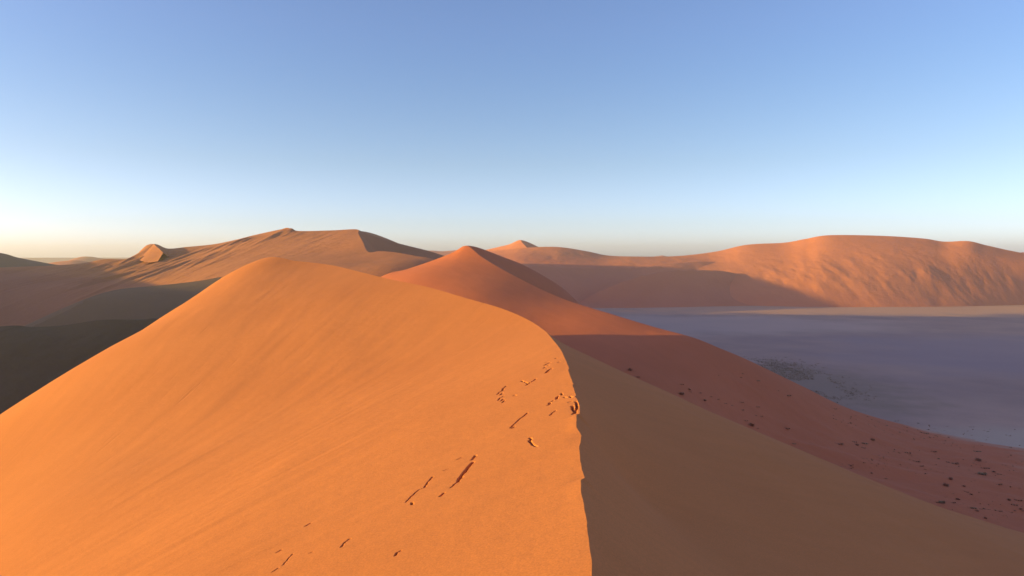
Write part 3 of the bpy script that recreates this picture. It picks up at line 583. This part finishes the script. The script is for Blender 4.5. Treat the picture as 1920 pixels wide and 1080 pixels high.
named = [
 (1783, 899, 11, "dark round shrub, upper and larger of the two lone domes on the right apron", 0),
 (1773, 911, 11, "dark round shrub just below and left of the largest lone dome on the apron", 2),
 (1807.5, 912, 6, "small upright tuft immediately right of the two round dome shrubs", 2),
 (1789, 870, 15, "widest dark shrub in the middle of the right apron, above the two domes", 3),
 (1842, 890, 16, "broad grey-green shrub with pointed middle, right of the two round domes", 1),
 (1834, 864, 11, "peaked dark shrub straight above the broad grey-green shrub", 2),
 (1720, 866, 10, "dark slanting shrub left of the widest shrub on the right apron", 3),
 (1727.5, 874.5, 7, "small arched tuft directly under the slanting shrub left of the widest one", 5),
 (1700, 849.5, 10, "elongated dark tuft sloping down right, above the slanting shrub", 5),
 (1766, 943, 13, "grey-green shrub at the right end of the row running off the near dune's edge", 1),
 (1796, 937, 9, "dark shrub up right of the grey-green one that ends the row by the near dune", 0),
 (1788, 943, 7, "low tuft between the row-ending shrub and its darker neighbour", 5),
 (1823, 953.5, 13, "wide pale-brown shrub at the left end of the lower right row of tufts", 6),
 (1831, 958, 7, "small dark tuft tucked under the wide pale-brown shrub in the lower row", 5),
 (1892, 938, 9, "dark tuft near the right frame edge, upper left of the edge cluster", 0),
 (1912, 939, 11, "wide flat tuft touching the right frame edge, right of the lower row", 3),
 (1900, 947, 10, "sloping tuft below the dark one near the right frame edge", 5),
 (1874, 909, 9, "lone sloping tuft between the broad grey-green shrub and the frame edge", 5),
 (1813, 923, 6, "upper left of the close pair of tufts below the dome shrubs", 3),
 (1821, 927.5, 6, "lower right of the close pair of tufts below the dome shrubs", 2),
 (1847.5, 972, 6, "small upright tuft alone under the lower right row of tufts", 2),
 (1858, 985, 4.5, "left of the two lowest dots of growth near the dune edge at lower right", 3),
 (1869, 985, 5, "right of the two lowest dots of growth near the dune edge at lower right", 5),
 (1660, 897.5, 6, "lone small tuft nearest the near dune's edge on the lower apron", 3),
 (1634, 887.5, 4, "tiny lone dot of growth just below the speckled patch by the dune edge", 2),
 (1752.5, 847, 9, "flat dark tuft near the top of the right apron, left of a smaller one", 3),
 (1848, 878.5, 10, "sloping dark tuft above and right of the broad grey-green shrub", 5),
 (1863, 885, 6, "small tuft between two sloping ones in the chain descending right", 2),
 (1872, 889.5, 7, "lowest sloping tuft of the chain right of the broad grey-green shrub", 5),
 (1833, 847, 10, "flat wide tuft at the edge of the grey gravel strip, above the peaked shrub", 6),
 (1575, 833.5, 14, "large dark shrub sloping down right in the middle of the tuft line", 3),
 (1474, 803.5, 11, "large dark shrub at the upper left start of the tuft line, in the hollow", 3),
 (1619, 832, 12, "broad peaked brown shrub right of the large dark one in the tuft line", 6),
 (1636, 825.5, 9, "pointed dark shrub, highest of the group around the broad peaked one", 2),
 (1601, 829, 8, "dark tuft between the large sloping shrub and the broad peaked one", 5),
 (1607, 835, 7, "small tuft just under the one left of the broad peaked shrub", 2),
 (1617.5, 840, 7, "lowest sloping tuft beneath the broad peaked brown shrub", 5),
 (1487.5, 832.5, 8, "brown tuft below the large shrub in the hollow, close to the dune edge", 6),
 (1595, 794, 6, "small round dark tuft alone on the smooth red slope under the ridge", 0),
 (1565, 767, 6, "tuft just inside the ridge line where it meets the blue plain", 5),
 (1478, 742.5, 9, "thin slanting tuft high on the red slope below the ridge line", 5),
 (1735, 813, 10, "wide flat dark tuft at the top left corner of the pale gravel strip", 3),
 (1181, 694.5, 9, "topmost dark upright shrub poking above the near dune's shaded edge", 2),
 (1195, 707, 8, "low dark shrub half behind the near dune's edge, below the topmost one", 3),
 (1278, 739.5, 11, "peaked dark shrub at the end of the long sand tail near the dune edge", 2),
 (1322, 751.5, 8, "dark two-lobed tuft right of the shrub with the long sand tail", 0),
 (1293, 731, 6, "small dark tuft up right of the shrub with the long sand tail", 0),
 (1312.5, 737, 6, "brown tuft midway between the small dark and the two-lobed tufts", 3),
 (1277, 721, 7, "sloping tuft straight above the shrub with the long sand tail", 5),
 (1409, 798, 10, "dark peaked shrub above the near dune edge, left of the hollow shrub", 2),
 (1397, 789, 7, "tuft tucked up left against the dark peaked shrub by the dune edge", 5),
 (1389, 754.5, 7, "slanting tuft in the middle of the long slope above the dune edge", 5),
 (1392, 769, 7, "dark slanting tuft below the middle one on the long slope", 3),
 (1420, 763.5, 6, "lone tuft right of the two slanting tufts on the long slope", 5),
 (1420, 714, 8, "faint drawn-out tuft high on the slope, close under the ridge line", 6),
 (1383, 799, 7, "tuft right on the near dune's edge, left of the dark peaked shrub", 6),
 (1412, 811.5, 9, "tuft at the near dune's edge just below the dark peaked shrub", 6),
]
for a, b, w, l, v in named: put(a, b, w, l, G1, v)
LM = [(1783, 899, "the upper lone dome shrub"), (1773, 911, "the lower lone dome shrub"), (1789, 870, "the widest apron shrub"), (1842, 890, "the broad grey-green shrub"), (1834, 864, "the peaked right shrub"), (1700, 849, "the long slanting shrub"),
      (1766, 943, "the row-ending shrub"), (1823, 953, "the wide pale-brown shrub"), (1575, 833, "the large sloping shrub"), (1474, 803, "the large shrub in the hollow"), (1636, 825, "the highest pointed shrub"), (1595, 794, "the lone red-slope tuft"),
      (1735, 813, "the gravel strip's corner tuft"), (1278, 739, "the shrub with the sand tail"), (1409, 798, "the peaked edge shrub"), (1634, 888, "the speckled patch's lowest dot"), (1660, 897, "the lone edge tuft"), (1874, 909, "the lone sloping tuft at right"),
      (1858, 985, "the two lowest dots of growth"), (1752, 847, "the flat high-apron tuft"), (1900, 942, "the cluster at the right edge"), (1565, 767, "the tuft inside the ridge line"), (1833, 847, "the flat tuft by the gravel strip"), (1478, 742, "the thin high-slope tuft")]
DIRS = ["right of", "below and right of", "straight below", "below and left of", "left of", "above and left of", "straight above", "above and right of"]
used = {}
def auto(px, py, w, group, var=None):
    k = min(range(len(LM)), key=lambda i: (LM[i][0] - px) ** 2 + (1.6 * (LM[i][1] - py)) ** 2); lx, ly, nm = LM[k]
    d = math.hypot(px - lx, py - ly); di = DIRS[int(round(math.atan2(py - ly, px - lx) / (math.pi / 4))) % 8]
    far_ = "just" if d < 14 else "a bit" if d < 34 else "well"
    if di.startswith("straight"): di = di.split()[1] if far_ != "just" else di
    var = int(rng.integers(0, 8)) if var is None else var
    size = "tiny" if w < 3 else "small" if w < 4.6 else "modest"
    kind = ("dark", "greyish", "upright", "elongated", "bushy", "flat", "greenish", "low")[var]
    base = f"{size} {kind} tuft {far_} {di} {nm}"
    if base in used: return None
    used[base] = 1
    return put(px, py, w, base, group, var)
for a, b, w in ((1708, 940.5, 6), (1716, 942, 7), (1723, 942.5, 7), (1733, 944, 6), (1741, 944.5, 6), (1749, 944.5, 5), (1757, 942.5, 7)): auto(a, b, w, "line of tufts at the near dune's edge", int(rng.choice([3, 5])))
for a, b, w in ((1838, 954.5, 5), (1845, 954.5, 6), (1854, 955.5, 4), (1867, 957.5, 5), (1875, 959, 7), (1882, 957.5, 6), (1896, 961, 5), (1903, 958, 5), (1914, 955, 8), (1919, 958, 5)): auto(a, b, w, "lowest row of tufts at right", int(rng.choice([3, 5, 0])))
for a, b, w in ((1332.5, 744, 5), (1346, 749, 5), (1353, 754, 5), (1360, 757, 5), (1372, 760.5, 5), (1427, 781, 5), (1417, 779, 4), (1376, 704, 5), (1392, 701, 5), (1389, 708, 4), (1347, 704, 4), (1293, 735, 5), (1320, 721, 4), (1447, 822, 5), (1448, 828, 4), (1459, 733, 4), (1458, 728, 3), (1376, 751, 5), (1420, 804, 4)): auto(a, b, w, "slim tufts strung along the long slope", int(rng.choice([3, 5])))
zones = [  # count, where, size, group
 (56, lambda u, v: (1700 + 215 * u, 792 + 12 * u + (38 + 18 * u) * v), (2.2, 4.5), "tufts on the pale gravel strip"),
 (42, lambda u, v: (1560 + 150 * u, 768 + 26 * u + 30 * v), (2.2, 4.2), "tufts at the foot of the ridge"),
 (34, lambda u, v: (1620 + 40 * u + rng.normal(0, 8), 868 + rng.normal(0, 7)), (2, 3.4), "speckled patch of tufts"),
 (12, lambda u, v: (1575 + 25 * u, 866 + 14 * v), (2.4, 4.5), "cluster of small tufts at the dune edge"),
 (70, lambda u, v: (1640 + 280 * u, 838 + 20 * u + (40 + 20 * u) * v), (2, 4.2), "small tufts scattered over the upper apron"),
 (26, lambda u, v: (1730 + 190 * u, 905 + 25 * u + 45 * v), (1.8, 3.6), "tiny tufts scattered over the lower apron")]
for n, fn, (s0, s1), gname in zones:
    for _ in range(n):
        a, b = fn(rng.random(), rng.random())
        if n_tuft < 296: auto(a, b, s0 + (s1 - s0) * rng.random() ** 2, gname)

# scrub mottling the plain beyond the ridge and fine stubble over the gravel: too much to count
def scatter(name, pts, smin, smax, mat, label):
    V, Q = [], []; off = 0
    base = [tuft_geo(rng, 7, h=.45, stretch=1.6) for _ in range(6)]
    for x, y, z in pts:
        v, q = base[rng.integers(0, 6)]; k = rng.uniform(smin, smax); a = rng.uniform(0, 6.28)
        c_, s_ = math.cos(a), math.sin(a)
        w = np.c_[(v[:, 0] * c_ - v[:, 1] * s_) * k * 1.3 + x, (v[:, 0] * s_ + v[:, 1] * c_) * k * 1.3 + y, v[:, 2] * k + z]
        V.append(w); Q.append(q + off); off += len(v)
    o = mesh_np(name, np.vstack(V), np.vstack(Q), mat, False, kind="stuff"); o["label"] = label; o["category"] = "scrub"
def gz(x, y):
    zs = [h[0].z for h in (T_mid.ray_cast(Vector((x, y, 200)), Vector((0, 0, -1))), T_gr.ray_cast(Vector((x, y, 200)), Vector((0, 0, -1)))) if h[0] is not None]
    return max(zs) - EYE
pts = []
while len(pts) < 2600:
    u, v = rng.random(), rng.random()
    x = 118 + 34 * u + rng.normal(0, 7) + (v - .5) * 10; y = 300 + 105 * v + rng.normal(0, 8)
    if fbm(np.array([x / 14]), np.array([y / 22]), 77)[0] > -.18: pts.append((x, y, gz(x, y)))
scatter("low_scrub", pts, .5, 1.3, m_green, "grey-green scrub mottling the dusky plain beyond the ridge")
pts = []
while len(pts) < 900:
    x = 90 + 150 * rng.random(); y = 120 + 170 * rng.random()
    if fbm(np.array([x / 18]), np.array([y / 18]), 78)[0] > -.05: pts.append((x, y, gz(x, y)))
scatter("dry_stubble", pts, .16, .42, m_tuft, "scattered dry stubble on the sand apron and gravel")
